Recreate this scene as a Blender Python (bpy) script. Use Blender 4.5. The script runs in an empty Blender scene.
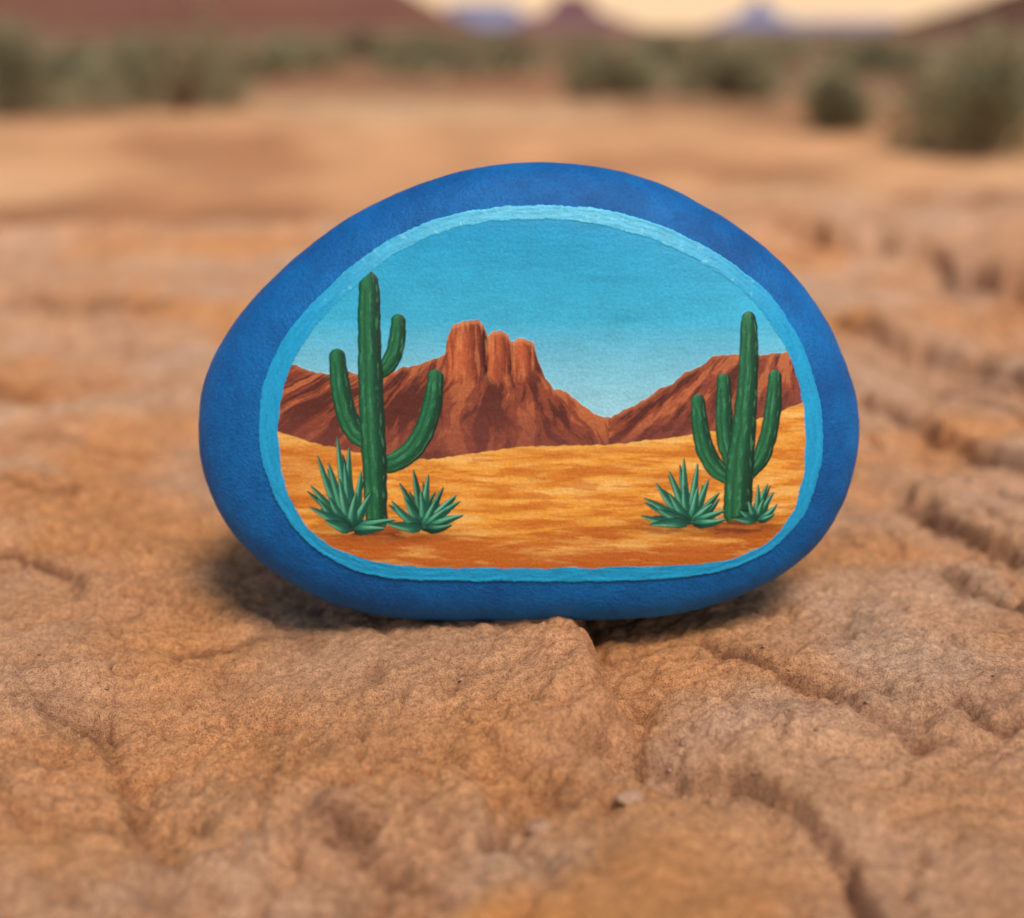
import bpy, math, random
import numpy as np
from mathutils import Vector
random.seed(5); rng=np.random.default_rng(5)
S=bpy.context.scene
S.view_settings.view_transform='Standard'; S.view_settings.look='None'
S.view_settings.exposure=0; S.view_settings.gamma=1

# ---------------------------------------------------------------- helpers
FPX=1400.0; PITCH=math.atan(431/FPX); CAM=np.array([0,-0.417,0.18])
ct,st=math.cos(PITCH),math.sin(PITCH)
def ray(px,py):
    a=(np.asarray(px,float)-512)/FPX; b=(459-np.asarray(py,float))/FPX
    return np.stack([a, ct+b*st, -st+b*ct],-1)
def G(px,py,z=0.0):
    r=ray(px,py); t=(z-CAM[2])/r[...,2]
    return CAM[0]+t*r[...,0], CAM[1]+t*r[...,1]
def lin(h):
    h=h.lstrip('#'); c=np.array([int(h[i:i+2],16)/255 for i in (0,2,4)])
    return np.where(c<=.04045,c/12.92,((c+.055)/1.055)**2.4)
def _h(ix,iy,seed):
    n=(ix.astype(np.uint32)*np.uint32(374761393)+iy.astype(np.uint32)*np.uint32(668265263)+np.uint32((seed*1013904223)&0xffffffff))
    n=(n^(n>>np.uint32(13)))*np.uint32(1274126177); n=n^(n>>np.uint32(16))
    n=n*np.uint32(2246822519); n=n^(n>>np.uint32(15))
    return n
CT=np.cos(np.arange(256)*2*math.pi/256).astype(np.float32); SN=np.sin(np.arange(256)*2*math.pi/256).astype(np.float32)
def noise(x,y,seed=0):
    x=np.asarray(x,float)+0*np.asarray(y,float); y=np.asarray(y,float)+0*x
    xf=np.floor(x); yf=np.floor(y); ix=xf.astype(np.int64); iy=yf.astype(np.int64)
    fx=(x-xf).astype(np.float32); fy=(y-yf).astype(np.float32)
    def g(dx,dy):
        a=_h((ix+dx)&0xffffffff,(iy+dy)&0xffffffff,seed)>>np.uint32(24)
        return CT[a]*(fx-dx)+SN[a]*(fy-dy)
    u=fx*fx*fx*(fx*(fx*6-15)+10); v=fy*fy*fy*(fy*(fy*6-15)+10)
    a=g(0,0);b=g(1,0);c=g(0,1);d=g(1,1)
    return ((a+(b-a)*u+(c-a)*v+(a-b-c+d)*u*v)*1.5).astype(np.float64)
def fbm(x,y,o=3,seed=0,g=.5):
    s=0;a=1
    for i in range(o):
        s=s+a*noise(x,y,seed+i*17); x=x*2.03+3.1; y=y*2.03-1.7; a*=g
    return s
def sst(a,b,x):
    t=np.clip((x-a)/(b-a),0,1); return t*t*(3-2*t)
def grid_mesh(name,P,attr=None,wrap=False,smooth=True,mask=None):
    ny,nx=P.shape[:2]; me=bpy.data.meshes.new(name)
    i=np.arange(ny*nx).reshape(ny,nx)
    if wrap: i=np.concatenate([i,i[:,:1]],1)
    q=np.stack([i[:-1,:-1],i[:-1,1:],i[1:,1:],i[1:,:-1]],-1).reshape(-1,4)
    co=P.reshape(-1,3); 
    if attr is not None: at=attr.reshape(-1,3)
    if mask is not None:
        q=q[mask.ravel()][:,::-1]; used=np.unique(q); rm=np.full(len(co),-1); rm[used]=np.arange(len(used)); q=rm[q]; co=co[used]; at=at[used]
    me.vertices.add(len(co)); me.vertices.foreach_set('co',co.reshape(-1).astype(np.float32))
    me.loops.add(q.size); me.loops.foreach_set('vertex_index',q.reshape(-1).astype(np.int32))
    me.polygons.add(len(q)); me.polygons.foreach_set('loop_start',np.arange(0,q.size,4,dtype=np.int32))
    try: me.polygons.foreach_set('loop_total',np.full(len(q),4,dtype=np.int32))
    except Exception: pass
    me.update(calc_edges=True)
    me.polygons.foreach_set('use_smooth',np.full(len(me.polygons),smooth))
    if attr is not None:
        ca=me.color_attributes.new(name='Col',type='FLOAT_COLOR',domain='POINT')
        rgba=np.ones((len(co),4),np.float32); rgba[:,:3]=at
        ca.data.foreach_set('color',rgba.ravel())
    ob=bpy.data.objects.new(name,me); S.collection.objects.link(ob); return ob
def mat(name,rough=.9,spec=.3):
    m=bpy.data.materials.new(name); m.use_nodes=True; nt=m.node_tree
    b=nt.nodes['Principled BSDF']; b.inputs['Roughness'].default_value=rough
    b.inputs['Specular IOR Level'].default_value=spec
    return m,nt,b
def nd(nt,t,**k):
    n=nt.nodes.new(t)
    for a,v in k.items():
        if a in n.inputs.keys(): n.inputs[a].default_value=v
        else: setattr(n,a,v)
    return n
def nz(nt,co,scale,detail=4,rough=.6):
    n=nd(nt,'ShaderNodeTexNoise'); n.inputs['Scale'].default_value=scale
    n.inputs['Detail'].default_value=detail; n.inputs['Roughness'].default_value=rough
    nt.links.new(co,n.inputs['Vector']); return n
def ramp(nt,fac,stops):
    r=nd(nt,'ShaderNodeValToRGB'); e=r.color_ramp.elements
    while len(e)<len(stops): e.new(.5)
    for el,(p,c) in zip(e,stops):
        el.position=p; el.color=(*c,1) if len(c)==3 else c
    nt.links.new(fac,r.inputs[0]); return r
def mul(nt,a,b,fac=1.0,blend='MULTIPLY'):
    m=nd(nt,'ShaderNodeMix',data_type='RGBA',blend_type=blend); m.inputs[0].default_value=fac
    nt.links.new(a,m.inputs[6]); nt.links.new(b,m.inputs[7]); return m
def bump(nt,h,dist,strength=1.0,prev=None):
    b=nd(nt,'ShaderNodeBump'); b.inputs['Strength'].default_value=strength; b.inputs['Distance'].default_value=dist
    nt.links.new(h,b.inputs['Height'])
    if prev is not None: nt.links.new(prev,b.inputs['Normal'])
    return b

# ---------------------------------------------------------------- ground
def line_sd(X,Y,pts):
    best=np.full(X.shape,1e9); sd=np.zeros(X.shape); al=np.zeros(X.shape)
    L=[0]
    for a,b in zip(pts[:-1],pts[1:]): L.append(L[-1]+math.dist(a,b))
    for k,(a,b) in enumerate(zip(pts[:-1],pts[1:])):
        dx,dy=b[0]-a[0],b[1]-a[1]; l2=dx*dx+dy*dy
        t=np.clip(((X-a[0])*dx+(Y-a[1])*dy)/l2,0,1)
        ex=X-a[0]-t*dx; ey=Y-a[1]-t*dy; d=np.hypot(ex,ey)
        s=np.sign(dx*(Y-a[1])-dy*(X-a[0])); m=d<best
        best=np.where(m,d,best); sd=np.where(m,s*d,sd); al=np.where(m,(L[k]+t*math.sqrt(l2))/L[-1],al)
    return sd,al
# (layout polyline, groove depth, groove width, step height (+ = left of travel is higher), step width, falloff)
FEAT=[
 ([(560,590),(582,622),(601,660),(600,700),(585,735),(560,780)],.0095,.0030,-.0150,.0030,.045),
 ([(560,745),(600,738),(650,745),(705,762),(760,792),(812,815),(855,852),(890,918),(930,1000)],.0055,.0024,.0100,.0035,.035),
 ([(20,670),(90,715),(120,760),(150,815),(165,880),(195,980)],.0062,.0060,-.005,.005,.05),
 ([(490,850),(512,820),(545,800),(590,792),(640,800)],.0060,.0045,.005,.003,.02),
 ([(180,640),(280,625),(340,640)],.001,.006,.0,.003,.02),
 ([(760,226),(860,248),(940,262),(1060,300),(1200,350)],.009,.009,.034,.010,.16),
 ([(815,300),(900,325),(980,358),(1060,395),(1200,450)],.005,.005,.020,.006,.09),
 ([(850,388),(930,420),(1000,455),(1080,490)],.0035,.0036,.013,.004,.06),
 ([(880,470),(950,512),(1010,545),(1090,575)],.0035,.0030,.009,.003,.05),
 ([(920,556),(985,585),(1060,625)],.0028,.0026,.006,.003,.04),
 ([(780,170),(900,185),(1060,210)],.01,.02,.03,.02,.2),
 ([(-80,392),(50,386),(135,370)],.005,.006,.010,.004,.06),
 ([(-60,560),(20,562),(60,578),(70,610)],.002,.003,.005,.003,.03),
 ([(20,432),(100,442),(175,438)],.003,.004,.005,.004,.05),
 ([(-40,480),(40,500),(110,492)],.002,.003,.004,.003,.04),
 ([(-60,300),(80,296),(200,306)],.005,.010,.012,.008,.1),
 ([(690,632),(780,680),(850,700),(960,760)],.0022,.0026,.004,.003,.03),
 ([(940,700),(990,730),(1040,735)],.003,.0025,.004,.003,.02),
 ([(330,800),(400,860),(430,918)],.0015,.006,.002,.005,.03),
]
FW=[([tuple(map(float,G(*p))) for p in f[0]],)+f[1:] for f in FEAT]
def height(X,Y):
    R=np.hypot(X,Y)
    far=sst(.5,3,np.hypot(X,Y+.4))
    near=1-sst(3,12,R)
    cav=np.zeros(X.shape)
    flat=1-np.exp(-((X-.02)/.11)**2-((Y-.01)/.07)**2)
    h=flat*(.0070*fbm(X*6,Y*6,2,1)+.0045*fbm(X*17+5,Y*14,2,5))
    rough_=.35+.75*sst(-.35,.45,fbm(X*6,Y*6,2,44))
    wx0=X+.004*noise(X*45,Y*45,47)+.0015*noise(X*150,Y*150,49); wy0=Y+.004*noise(X*45+9,Y*45,48)+.0015*noise(X*150+3,Y*150,50)
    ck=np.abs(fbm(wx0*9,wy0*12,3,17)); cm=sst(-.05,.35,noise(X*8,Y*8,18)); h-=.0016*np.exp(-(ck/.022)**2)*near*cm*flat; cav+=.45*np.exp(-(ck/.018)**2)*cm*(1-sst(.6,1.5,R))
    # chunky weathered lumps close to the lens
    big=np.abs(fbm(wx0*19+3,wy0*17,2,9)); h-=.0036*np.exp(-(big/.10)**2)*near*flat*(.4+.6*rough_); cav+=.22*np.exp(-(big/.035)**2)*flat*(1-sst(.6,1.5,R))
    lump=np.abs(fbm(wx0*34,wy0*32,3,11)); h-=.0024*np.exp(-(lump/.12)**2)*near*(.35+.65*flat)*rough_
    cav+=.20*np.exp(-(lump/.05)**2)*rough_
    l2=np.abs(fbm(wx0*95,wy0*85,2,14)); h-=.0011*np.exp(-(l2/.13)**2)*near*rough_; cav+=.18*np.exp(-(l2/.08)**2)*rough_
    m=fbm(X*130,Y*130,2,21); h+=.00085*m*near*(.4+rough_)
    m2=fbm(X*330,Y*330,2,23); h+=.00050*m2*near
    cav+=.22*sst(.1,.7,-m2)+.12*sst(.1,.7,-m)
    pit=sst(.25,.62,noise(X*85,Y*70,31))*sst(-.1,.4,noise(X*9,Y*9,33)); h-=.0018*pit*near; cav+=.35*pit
    sel=(np.abs(X)<2.2)&(Y>-.45)&(Y<2.2)
    xs=X[sel]; ys=Y[sel]
    if xs.size:
        k_=(1+2*sst(.2,1,ys))
        wx=xs+.009*fbm(xs*14,ys*14,3,51)*k_+.0024*fbm(xs*75,ys*75,3,54); wy=ys+.009*fbm(xs*14+9,ys*14,3,52)*k_+.0024*fbm(xs*75+4,ys*75,3,55)
        dh=np.zeros(xs.shape); dc=np.zeros(xs.shape)
        wmod=np.clip(.75+.5*noise(xs*22,ys*22,60),.4,1.4); gm=np.clip(.8+.8*noise(xs*16,ys*16,61),.15,1.3)
        for pts,gd,gw,sh,sw,fo in FW:
            sd,al=line_sd(wx,wy,pts)
            e=sst(0,.12,al)*(1-sst(.85,1,al))
            g=np.exp(-(sd/(gw*wmod))**2)*e*gm
            stp=(1/(1+np.exp(-np.clip(sd/sw*2,-30,30)))-.5)*np.exp(-np.abs(sd)/fo)*e
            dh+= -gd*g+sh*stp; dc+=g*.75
        c=(xs+.36*ys)*1.0+.03*fbm(xs*5,ys*3,2,71); k=c*30; fr=k-np.floor(k)
        saw=(sst(0,.12,fr)-fr)
        mk=sst(.12,.28,xs+.2*ys)*sst(-.25,.0,ys)*np.clip(.5+noise(xs*9,ys*4,72),0,1)
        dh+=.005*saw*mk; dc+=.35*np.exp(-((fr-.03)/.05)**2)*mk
        c=(.25*xs+ys)+.03*fbm(xs*5,ys*7,2,74); k=c*20; fr=k-np.floor(k)
        mk=sst(.1,.22,-xs)*sst(-.05,.15,ys)*np.clip(.3+noise(xs*6,ys*9,75),0,1)
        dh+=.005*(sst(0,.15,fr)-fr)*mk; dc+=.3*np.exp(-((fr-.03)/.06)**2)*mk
        h[sel]+=dh; cav[sel]+=dc
    edge=.95+.18*fbm(X*1.2,Y*.5,3,81)+.45*sst(0,1.0,X)
    drop=sst(0,1,(Y-edge)/.75)
    h-=.25*drop
    h+=far*(.024*fbm(X*2.1,Y*2.1,3,91))*(1-.5*sst(20,60,R))
    h+=.05*sst(2,8,R)*fbm(X*.35,Y*.35,3,93)*(1-sst(60,200,R))
    return h,np.clip(cav,0,1.1),drop
def axis(lo,hi,step,end_lo,end_hi,g1,g2):
    a=list(np.arange(lo,hi,step)); s=step; x=a[-1]
    while x<end_hi: s*=g2; x+=s; a.append(x)
    s=step; x=a[0]; b=[]
    while x>end_lo: s*=g1; x-=s; b.append(x)
    return np.array(b[::-1]+a)
ax=axis(-.34,.34,.0011,-3500,3500,1.042,1.042)
ay=axis(-.29,.20,.0009,-60,4500,1.06,1.023)
X,Y=np.meshgrid(ax,ay); Z,CAV,DROP=height(X,Y)
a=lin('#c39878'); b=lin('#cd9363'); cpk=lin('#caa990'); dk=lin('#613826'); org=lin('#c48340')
def mixc(c1,c2,t): return c1*(1-t[...,None])+c2*t[...,None]
def colgr(X,Y,CAV,DROP,Z):
    t=sst(-.5,.5,fbm(X*7,Y*7,3,101)); c=mixc(np.broadcast_to(a,X.shape+(3,)),b,t)
    t=sst(-.1,.6,fbm(X*11,Y*9,3,105)); c=mixc(c,cpk,t*.6)
    t=np.exp(-((X+.01)/.12)**2-((Y+.17)/.09)**2)*sst(-.4,.5,fbm(X*14,Y*14,3,109)); c=mixc(c,org,t*.8)
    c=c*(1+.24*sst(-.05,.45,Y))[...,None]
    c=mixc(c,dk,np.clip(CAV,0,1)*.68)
    c=c*(1+.14*fbm(X*40,Y*40,3,111))[...,None]
    sand=mixc(np.broadcast_to(lin('#d4a074'),X.shape+(3,)),lin('#ab7752'),sst(-.2,.6,fbm(X*.8,Y*.5,3,121)))
    sand=mixc(sand,lin('#e2b68b'),sst(.05,.6,fbm(X*.5+7,Y*.35,3,123)))
    sand=sand*(1+.24*fbm(X*3,Y*1.6,3,127))[...,None]
    c=mixc(c,sand,DROP*.9)
    soil=mixc(np.broadcast_to(lin('#94694c'),X.shape+(3,)),lin('#72604a'),sst(-.3,.4,fbm(X*.2,Y*.1,3,131)))
    c=mixc(c,soil,sst(4.5,12,Y+1.2*noise(X*.5,Y*.3,140)))
    return np.clip(c,0.01,1)
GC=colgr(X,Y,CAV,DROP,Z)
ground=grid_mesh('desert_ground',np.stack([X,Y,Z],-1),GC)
m,nt,bs=mat('sandstone',.92,.2)
tc=nd(nt,'ShaderNodeNewGeometry').outputs['Position']
va=nd(nt,'ShaderNodeVertexColor',layer_name='Col')
n1=nz(nt,tc,560,4,.75); n2=nz(nt,tc,2100,2,.7)
r1=ramp(nt,n1.outputs['Fac'],[(.3,(.62,.56,.52)),(.5,(1,1,1)),(.7,(1.28,1.26,1.22))])
r2=ramp(nt,n2.outputs['Fac'],[(.30,(.52,.44,.40)),(.46,(1,1,1)),(.68,(1.35,1.35,1.35))])
c=mul(nt,va.outputs[0],r1.outputs[0]); c=mul(nt,c.outputs[2],r2.outputs[0],.9)
nt.links.new(c.outputs[2],bs.inputs['Base Color'])
b1=bump(nt,n1.outputs['Fac'],.0012,.9); b2=bump(nt,n2.outputs['Fac'],.0005,1.0,b1.outputs[0])
nt.links.new(b2.outputs[0],bs.inputs['Normal'])
ground.data.materials.append(m)

# ---------------------------------------------------------------- pebbles (one object)
def pebbles():
    import bmesh
    from mathutils import noise as mn
    bm=bmesh.new()
    P=[]
    cl=[(640,790,70,30),(560,800,60,30),(650,770,60,14),(110,650,50,20),(800,820,120,50),(400,760,200,60),(900,640,120,60),(130,780,60,60),(760,690,100,30)]
    for _ in range(900):
        if rng.random()<.6:
            q=cl[rng.integers(len(cl))]; px=rng.normal(q[0],q[2]); py=rng.normal(q[1],q[3])
        else: px=rng.uniform(-50,1080); py=rng.uniform(560,960)
        if py<630 and 180<px<880: continue
        x,y=G(px,py); P.append((float(x),float(y),.00022+.0007*rng.random()**4))
    for (px,py,r) in [(632,796,.0034),(652,771,.0022),(618,770,.0016),(105,655,.002),(540,822,.0028)]:
        x,y=G(px,py); P.append((float(x),float(y),r))
    xs=np.array([p[0] for p in P]); ys=np.array([p[1] for p in P]); zs,_,_=height(xs,ys)
    for (x,y,r),z in zip(P,zs):
        res=bmesh.ops.create_icosphere(bm,subdivisions=3 if r>.0015 else 1,radius=1)
        sx,sy,sz=r*rng.uniform(.8,1.4),r*rng.uniform(.8,1.3),r*rng.uniform(.4,.7); an=rng.uniform(0,6.3); o=Vector(rng.uniform(-9,9,3))
        for v in res['verts']:
            k=1+.45*mn.noise(v.co*1.3+o)+.18*mn.noise(v.co*4+o); v.co*=k
            X_,Y_=v.co.x*sx,v.co.y*sy
            v.co=Vector((x+X_*math.cos(an)-Y_*math.sin(an),y+X_*math.sin(an)+Y_*math.cos(an),z+sz*.1+v.co.z*sz))
    me=bpy.data.meshes.new('pebbles'); bm.to_mesh(me); bm.free()
    for p in me.polygons: p.use_smooth=True
    ob=bpy.data.objects.new('pebbles',me); S.collection.objects.link(ob)
    m,nt,bs=mat('pebble_rock',.9,.2); tc=nd(nt,'ShaderNodeNewGeometry').outputs['Position']
    n=nz(nt,tc,90,4); n2=nz(nt,tc,1200,4)
    r=ramp(nt,n.outputs['Fac'],[(.3,tuple(lin('#aa8062'))),(.7,tuple(lin('#caa58a')))])
    r2=ramp(nt,n2.outputs['Fac'],[(.3,(.65,.6,.56)),(.7,(1.25,1.25,1.25))])
    c=mul(nt,r.outputs[0],r2.outputs[0]); nt.links.new(c.outputs[2],bs.inputs['Base Color'])
    bb=bump(nt,n2.outputs['Fac'],.0008); nt.links.new(bb.outputs[0],bs.inputs['Normal']); me.materials.append(m)
pebbles()

# ---------------------------------------------------------------- painted stone
TILT=math.radians(12); TF=.032; TB=.05; NF=4.0; NB=2.6
UPV=np.array([0,math.sin(TILT),math.cos(TILT)]); NRM=np.array([0,-math.cos(TILT),math.sin(TILT)])
ORG=np.array([0,0,-.001])
def to_plane(px,py,off):
    r=ray(px,py); o=ORG+NRM*off; t=((o-CAM)@NRM)/(r@NRM); p=CAM+r*t[...,None]; d=p-o
    return d[...,0], d@UPV
OUT=[(196,430),(203,380),(224,335),(254,295),(300,253),(350,215),(400,188),(450,171),(500,163),(550,161),(600,166),(650,178),(700,200),(750,234),(790,270),(825,315),(848,365),(858,425),(855,470),(843,505),(820,540),(790,567),(750,590),(700,607),(640,616),(560,620),(460,619),(390,614),(330,602),(285,580),(250,553),(221,513),(203,475)]
RING=[(257,430),(262,385),(278,345),(300,315),(335,280),(370,250),(410,228),(450,214),(500,206),(550,204),(600,208),(650,220),(700,242),(745,270),(780,303),(805,345),(820,390),(826,440),(820,485),(803,522),(778,550),(740,568),(690,578),(630,582),(500,583),(400,580),(360,574),(320,555),(290,525),(268,485)]
INN=[(279,430),(282,395),(296,355),(320,322),(350,290),(390,258),(430,236),(480,223),(540,219),(590,223),(640,235),(690,256),(735,284),(765,314),(788,350),(801,390),(806,440),(801,490),(785,530),(750,555),(700,564),(620,567),(520,568),(430,567),(370,560),(325,543),(300,518),(284,480)]
def dense(P,n=16):
    P=np.array(P,float); N=len(P); out=[]
    for i in range(N):
        p0,p1,p2,p3=P[i-1],P[i],P[(i+1)%N],P[(i+2)%N]
        for t in np.linspace(0,1,n,endpoint=False):
            out.append(.5*((2*p1)+(-p0+p2)*t+(2*p0-5*p1+4*p2-p3)*t*t+(-p0+3*p1-3*p2+p3)*t**3))
    return np.array(out)
def fourier(xs,ys,cx,cy,H=9):
    th=np.arctan2(ys-cy,xs-cx); r=np.hypot(xs-cx,ys-cy); o=np.argsort(th); th=th[o]; r=r[o]
    T=np.linspace(-math.pi,math.pi,720,endpoint=False); rr=np.interp(T,th,r,period=2*math.pi)
    F=np.fft.rfft(rr); k=np.arange(len(F)); F*=np.exp(-(k/H)**4)
    rr=np.fft.irfft(F,720); rr=np.append(rr,rr[0]); TT=np.linspace(-math.pi,math.pi,721)
    return lambda t: np.interp((t+math.pi)%(2*math.pi)-math.pi,TT,rr)
OD=dense(OUT); ox,oz=to_plane(OD[:,0],OD[:,1],0.0)
CX=(ox.min()+ox.max())/2; CZ=(oz.min()+oz.max())/2
fo0=fourier(ox,oz,CX,CZ,8); fo=lambda t: .976*fo0(t)
def front(x,z):
    s=np.hypot(x-CX,z-CZ)/fo(np.arctan2(z-CZ,x-CX)); s=np.clip(s,0,.9999)
    return TF*(1-s**NF)**(1/NF)
def place(x,z,off):
    return ORG+np.stack([x,np.zeros_like(x),np.zeros_like(x)],-1)+z[...,None]*UPV+off[...,None]*NRM
root=bpy.data.objects.new('painted_stone',None); S.collection.objects.link(root)
nth=720; th=np.linspace(-math.pi,math.pi,nth,endpoint=False)
ph=np.concatenate([np.linspace(.002,math.pi/2,130),np.linspace(math.pi/2,math.pi-.002,110)[1:]])
PH,TH=np.meshgrid(ph,th,indexing='ij'); fr=PH<=math.pi/2+1e-6
sp=np.sin(PH); cp=np.cos(PH)
s=np.where(fr,sp**(2/NF),sp**(2/NB)); off=np.where(fr,TF*np.abs(cp)**(2/NF),-TB*np.abs(cp)**(2/NB))
rr=fo(TH)*s; lx=CX+rr*np.cos(TH); lz=CZ+rr*np.sin(TH)
wob=(.0005*fbm(lx*22+off*15,lz*22-off*11,3,201)+.00010*fbm(lx*160+off*90,lz*160-off*80,3,205))*sst(.75,.95,s)
lx=lx+wob*np.cos(TH); lz=lz+wob*np.sin(TH)
body=grid_mesh('stone_body',place(lx,lz,off),wrap=True); body.parent=root
m,nt,bs=mat('blue_paint',.6,.28)
tc=nd(nt,'ShaderNodeNewGeometry').outputs['Position']
n1=nz(nt,tc,28,5,.6); n2=nz(nt,tc,1000,3,.7); n3=nz(nt,tc,160,4,.6)
r=ramp(nt,n1.outputs['Fac'],[(.3,tuple(lin('#02529a'))),(.5,tuple(lin('#0263af'))),(.72,tuple(lin('#0676c6')))])
r2=ramp(nt,n2.outputs['Fac'],[(.3,(.74,.77,.79)),(.7,(1.18,1.16,1.13))]); r3=ramp(nt,n3.outputs['Fac'],[(.3,(.84,.86,.88)),(.7,(1.12,1.1,1.08))])
c=mul(nt,r.outputs[0],r2.outputs[0]); c=mul(nt,c.outputs[2],r3.outputs[0]); nt.links.new(c.outputs[2],bs.inputs['Base Color'])
bb=bump(nt,n3.outputs['Fac'],.0009,.6); bb2=bump(nt,n2.outputs['Fac'],.0005,.8,bb.outputs[0]); nt.links.new(bb2.outputs[0],bs.inputs['Normal'])
body.data.materials.append(m)

# --- the painting: thin raised paint film with its own relief
STEP=.66
u=np.arange(246,838,STEP); v=np.arange(194,594,STEP); U,V=np.meshgrid(u,v)
PX,PZ=to_plane(U,V,TF*.93)
rcx,rcy=545,400
RDn=dense(RING); IDn=dense(INN)
fr_=fourier(RDn[:,0],RDn[:,1],rcx,rcy,14)
fi_=fourier(IDn[:,0],IDn[:,1],rcx,rcy,14)
T=np.arctan2(V-rcy,U-rcx); RD=np.hypot(U-rcx,V-rcy)
sdr=RD-fr_(T)+1.0*fbm(U*.045,V*.045,2,301)+.7*noise(U*.25,V*.25,303)
sdi=RD-fi_(T)+1.2*fbm(U*.05,V*.05,2,311)+.8*noise(U*.3,V*.3,313)
wu=U+.7*fbm(U*.09,V*.09,2,321); wv=V+.7*fbm(U*.09+5,V*.09,2,323)
def over(C,col,al): return C*(1-al[...,None])+col*al[...,None]
def aa(sd,w=.8): return np.clip(.5-sd/w/1.6,0,1)
grain=fbm(U*.35,V*.35,3,331)
tt=np.clip((V-225)/190,0,1); C=np.zeros(U.shape+(3,)) 
k=[lin('#0898cd'),lin('#3ab4de'),lin('#9ad8ec')]
C=np.where(tt[...,None]<.5,k[0]+(k[1]-k[0])*(tt[...,None]*2),k[1]+(k[2]-k[1])*(tt[...,None]*2-1))
C*= (1+.06*fbm(U*.012,V*.06,3,341)+.05*grain+.06*fbm(U*.03,V*.03,2,343))[...,None]
HT=.00025+.00003*fbm(U*.04,V*.15,3,345)+.00002*grain
ridge=np.array([(240,372),(281,368),(292,364),(312,371),(330,374),(350,371),(366,377),(385,375),(400,368),(420,364),(438,358),(445,354),(448,338),(452,326),(462,321),(478,320),(484,325),(487,333),(489,336),(492,332),(499,330),(507,333),(511,341),(514,342),(518,338),(526,339),(534,343),(538,360),(545,378),(553,388),(566,391),(580,403),(597,415),(610,417),(625,409),(640,402),(656,390),(672,383),(684,372),(700,366),(712,356),(735,354),(760,355),(797,351),(850,353)],float)
base=np.array([(240,425),(281,432),(310,442),(360,452),(430,459),(470,453),(520,446),(610,444),(680,436),(740,425),(800,404),(850,395)],float)
ry=np.interp(wu,ridge[:,0],ridge[:,1]); by=np.interp(wu,base[:,0],base[:,1])
ry=ry+1.2*noise(U*.16,V*0,351)
am=aa(ry-wv); 
q1=(wu-493)/(wv-282+1e-3); q2=(wu-800)/(wv-270+1e-3)
leftm=wu<608
st1=fbm(q1*6+.4*noise(U*.03,V*.03,360),wv*.016,4,361,.58); st2=fbm(q2*7,wv*.018,4,363,.58); stn=np.where(leftm,st1,st2)
MC=mixc(np.broadcast_to(lin('#8c4630'),C.shape),lin('#5a2a21'),sst(0,.42,stn)); MC=mixc(MC,lin('#bd6d43'),sst(.1,.45,-stn)*.8)
MC=mixc(MC,lin('#7a4038'),sst(.4,1,(wv-ry)/np.maximum(by-ry,5))*.6)
MC=mixc(MC,lin('#c07a48'),np.exp(-((wv-ry-1.5)/2.2)**2)*.35)
bt=(wu>446)&(wu<538)&(wv<388)
px_=np.select([wu<488,wu<513],[ (wu-447)/41,(wu-488)/25],(wu-513)/24)
pil=mixc(np.broadcast_to(lin('#c4683e'),C.shape),lin('#7a3524'),sst(.3,.75,px_)); pil=mixc(pil,lin('#34130d'),sst(.76,.95,px_)+ (1-sst(0,.07,px_))*.6)
pil=mixc(pil,lin('#8a412a'),sst(.0,.5,fbm(wu*.16,wv*.02,3,371))*.7); pil=mixc(pil,lin('#d48a58'),sst(.1,.5,-fbm(wu*.2,wv*.025,2,373))*.45)
pil=mixc(pil,lin('#dc9766'),np.exp(-((wv-ry-2)/2.2)**2)*.5)
w_=sst(0,4,wu-446)*sst(0,4,538-wu)*(1-sst(368,388,wv+4*noise(U*.1,V*.1,373)))
MC=mixc(MC,pil,w_*np.where(bt,1,0))
MC*=(1+.10*grain+.10*fbm(U*.12,V*.12,2,375))[...,None]
C=over(C,MC,am); HT+=am*(.00016+.00006*stn)
asd=aa(by-wv+1.0*noise(U*.1,V*0,381))
d=wv-by
stro=fbm(U*.010,(V+.05*U)*.065,4,391,.5); stro2=fbm(U*.018+9,(V-.04*U)*.14,4,393,.5)
SC=mixc(np.broadcast_to(lin('#eaa240'),C.shape),lin('#d07e28'),sst(-.1,.5,stro)*.9); SC=mixc(SC,lin('#f6c674'),sst(.12,.55,-stro)*.6)
SC=mixc(SC,lin('#c0662a'),sst(524,552,V+16*stro)*.9); SC=mixc(SC,lin('#c66e26'),sst(.1,.42,stro2)*.6); SC=mixc(SC,lin('#f4c26c'),sst(.22,.65,-stro2)*.35)
SC=mixc(SC,lin('#c46828'),np.exp(-((U-290)/45)**2-((V-470)/30)**2)*.5)
SC=mixc(SC,lin('#ecb95e'),np.exp(-(d/7)**2)*.35)
sh=np.exp(-(((U-392)/66)**2)-((V-533)/8)**2)+np.exp(-(((U-712)/76)**2)-((V-527)/8)**2)
SC=mixc(SC,lin('#7c3c1e'),(np.clip(sh,0,1)*(.85+.4*stro2)).clip(0,1))
SC*=(1+.06*grain)[...,None]
C=over(C,SC,asd); HT+=asd*(.00006*stro2)
def spline(pts,n=14):
    P=np.array(pts,float); out=[]
    Q=np.vstack([2*P[0]-P[1],P,2*P[-1]-P[-2]])
    for i in range(1,len(Q)-2):
        for t in np.linspace(0,1,n,endpoint=False):
            out.append(.5*((2*Q[i])+(-Q[i-1]+Q[i+1])*t+(2*Q[i-1]-5*Q[i]+4*Q[i+1]-Q[i+2])*t*t+(-Q[i-1]+3*Q[i]-3*Q[i+1]+Q[i+2])*t**3))
    out.append(P[-1]); return np.array(out)
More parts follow.
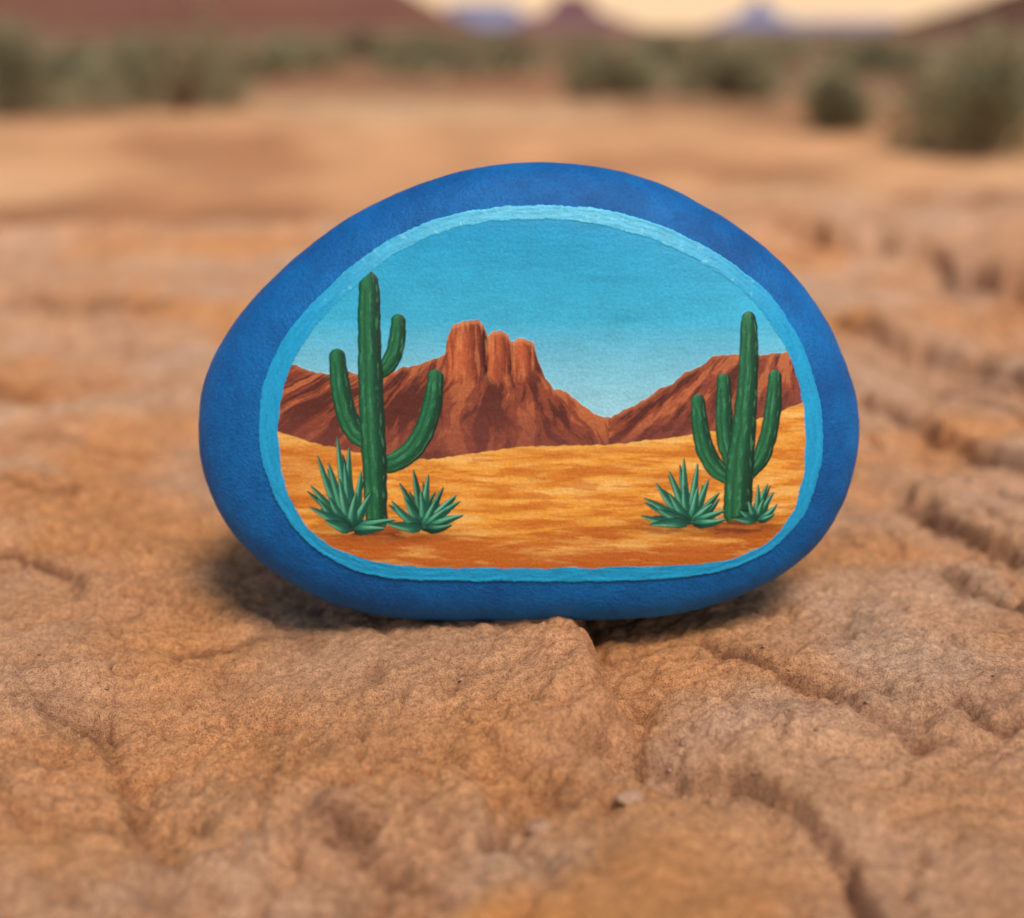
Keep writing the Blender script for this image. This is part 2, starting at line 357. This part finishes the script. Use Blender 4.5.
def limb(pts,seed,n=7):
    global C,HT
    sp_=spline(pts,n); lo=sp_[:,:2].min(0)-20; hi=sp_[:,:2].max(0)+20
    j0,j1=np.searchsorted(u,[lo[0],hi[0]]); i0,i1=np.searchsorted(v,[lo[1],hi[1]])
    x=wu[i0:i1,j0:j1]; y=wv[i0:i1,j0:j1]
    best=np.full(x.shape,1e9); lat=np.zeros(x.shape); al=np.zeros(x.shape); L=0; rb=np.ones(x.shape); ho=np.zeros(x.shape)
    for A,B in zip(sp_[:-1],sp_[1:]):
        dx,dy=B[:2]-A[:2]; l=math.hypot(dx,dy)+1e-6; t=np.clip(((x-A[0])*dx+(y-A[1])*dy)/l/l,0,1)
        ex=x-A[0]-t*dx; ey=y-A[1]-t*dy; r=A[2]+(B[2]-A[2])*t; dd=np.hypot(ex,ey)-r; mm=dd<best
        sg=(-dy*ex+dx*ey)/l
        best=np.where(mm,dd,best); lat=np.where(mm,np.clip(sg/r,-1,1),lat); al=np.where(mm,L+t*l,al); rb=np.where(mm,r,rb); ho=np.where(mm,ex/r,ho); L+=l
    dep=np.clip(-best/rb,0,1); dome=np.sqrt(np.clip(1-(1-dep)**2,0,1))
    rib=np.cos(np.arcsin(np.clip(lat,-.999,.999))*8+.6*noise(al*.05,lat*2,seed+3))*sst(0,14,al)*sst(0,.35,dep)
    str_=fbm(lat*3.0,al*.06,3,seed)
    col=mixc(np.broadcast_to(lin('#196040'),x.shape+(3,)),lin('#0a3324'),sst(-.1,.9,ho)); col=mixc(col,lin('#38905c'),np.exp(-((ho+.35)/.38)**2)*.4)
    col=mixc(col,lin('#0c3f2b'),(sst(.0,.8,-rib)*.5)); col=mixc(col,lin('#4f9d70'),sst(.3,.85,rib*.45+str_)*.4)
    col=mixc(col,lin('#08251b'),(1-sst(0,.26,dep))*.6)
    al_=aa(best)
    C[i0:i1,j0:j1]=over(C[i0:i1,j0:j1],col,al_); 
    HT[i0:i1,j0:j1]=HT[i0:i1,j0:j1]*(1-al_)+al_*(.00035+.00038*dome+.00003*rib)
def leaf(bx,by_,tx,ty,w,seed,bend=0.0,light=0.5):
    global C,HT
    lo=(min(bx,tx)-14,min(by_,ty)-14); hi=(max(bx,tx)+14,max(by_,ty)+14)
    j0,j1=np.searchsorted(u,[lo[0],hi[0]]); i0,i1=np.searchsorted(v,[lo[1],hi[1]])
    x=U[i0:i1,j0:j1]; y=V[i0:i1,j0:j1]; dx,dy=tx-bx,ty-by_; l=math.hypot(dx,dy)
    t=((x-bx)*dx+(y-by_)*dy)/l/l; sg=(-dy*(x-bx)+dx*(y-by_))/l - bend*np.sin(np.clip(t,0,1)*math.pi)
    tc_=np.clip(t,0,1); wd=w*np.clip((tc_*2.6+.5),0,1)*(1-tc_)**.55
    sd=np.abs(sg)-wd; sd=np.where((t<0)|(t>1),3,sd)
    a1,a2=('#2c8a70','#165645') if light>.5 else ('#1f6a54','#0f4032')
    col=mixc(np.broadcast_to(lin(a1),x.shape+(3,)),lin(a2),sst(-.3,.3,sg/np.maximum(wd,.3)))
    col=mixc(col,lin('#86cfaa'),np.exp(-((sg/np.maximum(wd,.3)+.55)/.3)**2)*(.2+.5*light)*sst(.15,.6,t))
    col=mixc(col,lin('#0a3026'),(1-sst(0,.4,t))*.65)
    col=mixc(col,lin('#0a2c22'),sst(-.9,-.1,sd)*.45)
    al_=aa(sd,.7)
    C[i0:i1,j0:j1]=over(C[i0:i1,j0:j1],col,al_); HT[i0:i1,j0:j1]=HT[i0:i1,j0:j1]*(1-al_)+al_*(.00035+.0003*np.clip(-sd/np.maximum(w,1),0,1)+.00012*light)
limb([(399,321,7),(398,338,8.5),(394,355,8.5),(386,368,8),(374,374,7)],401)
limb([(338,356,8),(341,385,10),(347,412,10.5),(357,432,10.5),(373,443,9)],403)
limb([(436,377,8.5),(433,403,9.5),(424,432,10.5),(409,453,10.5),(390,463,9.5),(376,464,8)],405)
limb([(369,281,9.5),(369.5,297,11),(370,335,11.5),(372,400,12.5),(375,460,12.5),(377,520,11)],407)
limb([(697,401,7),(699,425,8.5),(705,450,9.5),(716,468,9.5),(734,480,8)],411)
limb([(723,380,7),(723,410,8.5),(725,440,9),(733,462,9),(742,472,8)],413)
limb([(775,376,6.5),(773,405,8.5),(768,435,9),(760,458,9),(748,472,8)],415)
limb([(749,318,7),(749,332,9),(748,365,10),(744,420,12),(739,470,14),(737,512,14.5)],417)
def agave(bx,by_,tips,w,seed):
    r=np.random.default_rng(seed); 
    back=[t for t in tips]; r.shuffle(back)
    for (x,y) in back:
        leaf(bx+r.uniform(-5,5),by_-2,bx+(x-bx)*r.uniform(.8,.95)+r.uniform(-7,7),by_+(y-by_)*r.uniform(.78,.95),w*.85,seed,r.uniform(-2.5,2.5),.2)
    for (x,y) in sorted(tips,key=lambda p:p[1]):
        leaf(bx+(x-bx)*.08,by_,x,y,w,seed,r.uniform(-2,2),r.uniform(.45,1))
# loose earth brushed at the foot of the trunks
for (ex,ey,rx_,ry_) in [(377,534,30,9),(738,528,32,9)]:
    e_=((U-ex)/rx_)**2+((V-ey)/ry_)**2+.5*fbm(U*.1,V*.2,3,431); al_=np.clip((1-e_)*1.6,0,1)
    col=mixc(np.broadcast_to(lin('#7c3d1e'),C.shape),lin('#b0642c'),sst(-.3,.5,stro2)); C=over(C,col,al_); HT=HT*(1-al_)+al_*.0004
agave(352,530,[(338,436),(318,455),(350,446),(329,462),(311,485),(362,470),(310,507),(372,492),(325,520),(340,478),(357,492),(330,497),(396,519),(385,528),(318,498),(345,462)],6.4,1)
agave(424,528,[(414,469),(400,482),(429,473),(444,486),(392,500),(457,494),(464,514),(405,497),(436,500),(421,490),(386,522),(452,524),(447,508),(461,500)],5.8,2)
agave(690,523,[(683,457),(697,462),(668,470),(708,478),(655,482),(643,497),(719,492),(640,515),(668,492),(697,486),(683,485),(657,508),(725,510),(648,524),(712,503),(726,519)],5.8,3)
agave(757,521,[(758,484),(768,483),(774,492),(778,504),(764,498),(748,500),(776,514),(740,510),(733,518)],4.6,4)
ar=np.clip(.5+sdi/1.4,0,1)
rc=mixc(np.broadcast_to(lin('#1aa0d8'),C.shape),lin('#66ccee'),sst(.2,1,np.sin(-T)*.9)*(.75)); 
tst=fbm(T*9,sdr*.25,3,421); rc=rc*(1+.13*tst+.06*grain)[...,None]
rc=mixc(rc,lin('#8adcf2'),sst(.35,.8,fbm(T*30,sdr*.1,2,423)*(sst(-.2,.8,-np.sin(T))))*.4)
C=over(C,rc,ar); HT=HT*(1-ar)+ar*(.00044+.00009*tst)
HT+=.00012*np.exp(-((sdr+2.5)/2)**2)
ins=aa(sdr,1.0)
lift=HT*ins-.0011*(1-ins)
P=place(PX,PZ,front(PX,PZ)+lift)
cell=sdr<6; mk=cell[:-1,:-1]&cell[1:,1:]&cell[:-1,1:]&cell[1:,:-1]
C=over(C,np.broadcast_to(lin('#1a6aa6'),C.shape),np.clip(.5+sdr/1.0,0,1))
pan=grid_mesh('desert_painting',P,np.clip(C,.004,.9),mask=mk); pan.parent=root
m,nt,bs=mat('acrylic_paint',.5,.3)
va=nd(nt,'ShaderNodeVertexColor',layer_name='Col'); tc=nd(nt,'ShaderNodeNewGeometry').outputs['Position']
n2=nz(nt,tc,1000,3,.7); r2=ramp(nt,n2.outputs['Fac'],[(.3,(.88,.88,.88)),(.7,(1.1,1.1,1.1))])
c=mul(nt,va.outputs[0],r2.outputs[0]); nt.links.new(c.outputs[2],bs.inputs['Base Color'])
bb=bump(nt,n2.outputs['Fac'],.0002,.6); nt.links.new(bb.outputs[0],bs.inputs['Normal']); pan.data.materials.append(m)

# ---------------------------------------------------------------- shrubs
def leafcloud(name,centres,sizes,nleaf,ll,lw,stems=True):
    vs=[];fs=[];cs=[]
    for (cx,cy,cz),(rx,ry_,rz) in zip(centres,sizes):
        nl=max(5,int(nleaf/200)); lob=[]
        for _ in range(nl):
            a_=rng.uniform(0,6.28); e=rng.uniform(0,1)**.6
            lob.append((cx+rx*.7*e*math.cos(a_),cy+ry_*.7*e*math.sin(a_),cz+rz*rng.uniform(.2,.68)*(1-.55*e*e),rng.uniform(.22,.42),rng.uniform(.6,1.3)))
        for _ in range(nleaf):
            L_=lob[rng.integers(nl)]; d_=rng.normal(size=3); d_/=math.sqrt(d_@d_); k_=rng.uniform(.45,1.08)
            p=np.array([L_[0]+d_[0]*rx*L_[3]*k_,L_[1]+d_[1]*ry_*L_[3]*k_,L_[2]+d_[2]*rz*L_[3]*1.1*k_])
            if p[2]<cz: p[2]=cz+rng.uniform(0,.1)*rz
            dr=p-np.array([cx,cy,cz]); dr/=math.sqrt(dr@dr)+1e-6; dr=dr+rng.normal(size=3)*.45; dr[2]+=.3; dr/=math.sqrt(dr@dr)
            q_=rng.normal(size=3); sd_=np.array([dr[1]*q_[2]-dr[2]*q_[1],dr[2]*q_[0]-dr[0]*q_[2],dr[0]*q_[1]-dr[1]*q_[0]]); sd_/=math.sqrt(sd_@sd_)+1e-6
            l_=ll*rng.uniform(.6,1.4); w_=lw*rng.uniform(.7,1.3); n0=len(vs)
            vs+= [p-sd_*w_*.3,p+sd_*w_*.3,p+dr*l_*.6+sd_*w_*.5,p+dr*l_,p+dr*l_*.6-sd_*w_*.5]; fs.append((n0,n0+1,n0+2,n0+3,n0+4))
            cs+=[L_[4]*rng.uniform(.75,1.25)]*5
        if stems:
            for _ in range(26):
                a_=rng.uniform(0,6.28); e=rng.uniform(.2,.8); q0=np.array([cx+rng.normal()*.02,cy+rng.normal()*.02,cz-.03]); q1=np.array([cx+rx*e*math.cos(a_),cy+ry_*e*math.sin(a_),cz+rz*rng.uniform(.4,.85)])
                s0=np.array([-math.sin(a_),math.cos(a_),0])*.008; s1=np.array([0,0,.008]); n0=len(vs)
                vs+=[q0-s0,q0+s0,q0+s1,q1-s0*.3,q1+s0*.3,q1+s1*.3]; fs+=[(n0,n0+1,n0+4,n0+3),(n0+1,n0+2,n0+5,n0+4),(n0+2,n0,n0+3,n0+5)]; cs+=[-1]*6
    me=bpy.data.meshes.new(name); me.from_pydata([tuple(map(float,q)) for q in vs],[],fs); me.update()
    ca=me.color_attributes.new(name='Col',type='FLOAT_COLOR',domain='POINT')
    g1=lin('#8f8a6c'); wd_=lin('#604a3a')
    ar_=np.ones((len(vs),4),np.float32)
    for i_,k_ in enumerate(cs): ar_[i_,:3]=wd_ if k_<0 else g1*k_
    ca.data.foreach_set('color',ar_.ravel()); me.materials.append(SHR)
    ob=bpy.data.objects.new(name,me); S.collection.objects.link(ob); return ob
SHR,nt,bs=mat('sagebrush_leaf',.85,.2); va=nd(nt,'ShaderNodeVertexColor',layer_name='Col'); nt.links.new(va.outputs[0],bs.inputs['Base Color'])
def gz(x,y): return float(height(np.array([x]),np.array([y]))[0][0])
BUSH=[(10,114,120,88),(180,108,205,88),(70,88,70,34),(300,74,90,36),(425,76,90,44),(520,62,80,28),(612,94,85,54),(722,106,105,64),(825,136,80,48),(975,156,185,110),(880,76,90,34),(1060,110,120,60),(660,68,60,24),(-80,120,120,80),(1190,150,160,100),(360,60,60,24),(770,66,70,24)]
for (px,py,w,hh) in BUSH:
    x,y=G(px,py,-.25); d_=y-CAM[1]; w_=w/FPX*d_*1.05; h_=hh/FPX*d_
    leafcloud('sagebrush_shrub',[(float(x),float(y),gz(float(x),float(y)))],[(w_*.55,w_*.5,h_*1.1)],2400,.05,.012)
cen=[];siz=[]
for _ in range(420):
    d_=12+rng.uniform(0,1)**1.5*150; x=rng.uniform(-.62,.62)*d_; y=d_; 
    cen.append((x,y,gz(x,y))); k_=rng.uniform(.25,.6)*(1+.01*d_); siz.append((k_,k_,rng.uniform(.12,.26)*(1+.004*d_)))
leafcloud('distant_scrub',cen,siz,50,.12,.05,False)

# ---------------------------------------------------------------- mesas and far mountains
def mesa(name,px,dist,rpx,H,col,col2,cliff=.55,seed=1):
    x0=(px-512)/FPX*dist*ct; rad=rpx/FPX*dist*ct
    na,nr=220,60; A_,Rr=np.meshgrid(np.linspace(0,2*math.pi,na,endpoint=False),np.linspace(0,1,nr))
    xx=np.cos(A_); yy=np.sin(A_)
    k_=1+.16*fbm(xx*2.2+seed,yy*2.2,4,seed*7)
    s_=Rr
    t=1-sst(cliff-.08,cliff+.08,s_+.02*fbm(xx*9,yy*9,2,seed))
    tal=np.clip((1-s_)/(1-cliff),0,1)**1.25
    z=H*(.62*tal+.38*t)*(1+.05*fbm(xx*s_*6,yy*s_*6,3,seed+3)); z=np.minimum(z,H*(1+.02*noise(xx*4,yy*4,seed)))
    Pm=np.stack([x0+rad*k_*s_*xx,dist+rad*k_*s_*yy*.8,z-1.0],-1)
    ob=grid_mesh(name,Pm,wrap=True)
    m,nt,bs=mat(name+'_rock',.95,.1); geo=nd(nt,'ShaderNodeNewGeometry').outputs['Position']
    mp=nd(nt,'ShaderNodeMapping'); mp.inputs['Scale'].default_value=(.02,.02,.35); nt.links.new(geo,mp.inputs[0])
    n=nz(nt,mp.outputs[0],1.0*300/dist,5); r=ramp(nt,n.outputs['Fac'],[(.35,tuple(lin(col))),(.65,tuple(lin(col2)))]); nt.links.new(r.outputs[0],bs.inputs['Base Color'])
    ob.data.materials.append(m); return ob
mesa('red_mesa',60,380,410,40,'#6e4c43','#80594b',.6,1)
mesa('red_mesa',572,420,85,10.5,'#75555a','#846468',.2,2)
mesa('red_mesa',1120,300,250,17,'#563a32','#66483c',.3,3)
mesa('haze_tinted_mountain',480,2600,130,42,'#7a7e9c','#8a8aa4',.25,4)  # far mountains: distance haze is painted in as bluish base colour
mesa('haze_tinted_mountain',757,2600,62,52,'#787c9e','#8486a4',.12,5)
mesa('haze_tinted_mountain',850,2900,110,16,'#8a8098','#9a8ea2',.4,6)

# ---------------------------------------------------------------- light, sky, camera
sd=Vector((.20,-.46,.86)).normalized()
elev=math.asin(sd.z); az=math.atan2(sd.x,sd.y)
L=bpy.data.lights.new('sun','SUN'); L.energy=3.0; L.angle=math.radians(20); L.color=(1,.88,.72)
lo=bpy.data.objects.new('sun',L); S.collection.objects.link(lo); lo.rotation_euler=(-sd).to_track_quat('-Z','Y').to_euler()
w=bpy.data.worlds.new('World'); S.world=w; w.use_nodes=True; nt=w.node_tree; bg=nt.nodes['Background']
sk=nt.nodes.new('ShaderNodeTexSky'); sk.sky_type='NISHITA'; sk.sun_disc=False; sk.sun_elevation=elev; sk.sun_rotation=az
sk.dust_density=1.0; sk.air_density=1.0
mx=nt.nodes.new('ShaderNodeMix'); mx.data_type='RGBA'; mx.blend_type='MULTIPLY'; mx.inputs[0].default_value=1; mx.inputs[7].default_value=(1.0,.90,.80,1)
nt.links.new(sk.outputs[0],mx.inputs[6])
# warm haze hugging the horizon (part of the sky, lights the scene like the rest of it)
tcw=nt.nodes.new('ShaderNodeTexCoord'); sx=nt.nodes.new('ShaderNodeSeparateXYZ'); nt.links.new(tcw.outputs['Generated'],sx.inputs[0])
mr=nt.nodes.new('ShaderNodeMapRange'); mr.interpolation_type='SMOOTHSTEP'; mr.inputs[1].default_value=0.0; mr.inputs[2].default_value=.22; mr.inputs[3].default_value=.94; mr.inputs[4].default_value=0
nt.links.new(sx.outputs[2],mr.inputs[0])
hz=nt.nodes.new('ShaderNodeMix'); hz.data_type='RGBA'; hz.inputs[7].default_value=(9.0,6.1,3.7,1)
nt.links.new(mr.outputs[0],hz.inputs[0]); nt.links.new(mx.outputs[2],hz.inputs[6])
nt.links.new(hz.outputs[2],bg.inputs[0]); bg.inputs[1].default_value=.12
cd=bpy.data.cameras.new('camera'); cam=bpy.data.objects.new('camera',cd); S.collection.objects.link(cam); S.camera=cam
cam.location=CAM; cam.rotation_euler=(math.pi/2-PITCH,0,0)
cd.sensor_width=36; cd.lens=FPX/1024*36; cd.clip_start=.01; cd.clip_end=9000
cd.dof.use_dof=True; cd.dof.focus_distance=.405; cd.dof.aperture_fstop=5.3
print('verts',X.size,U.size)
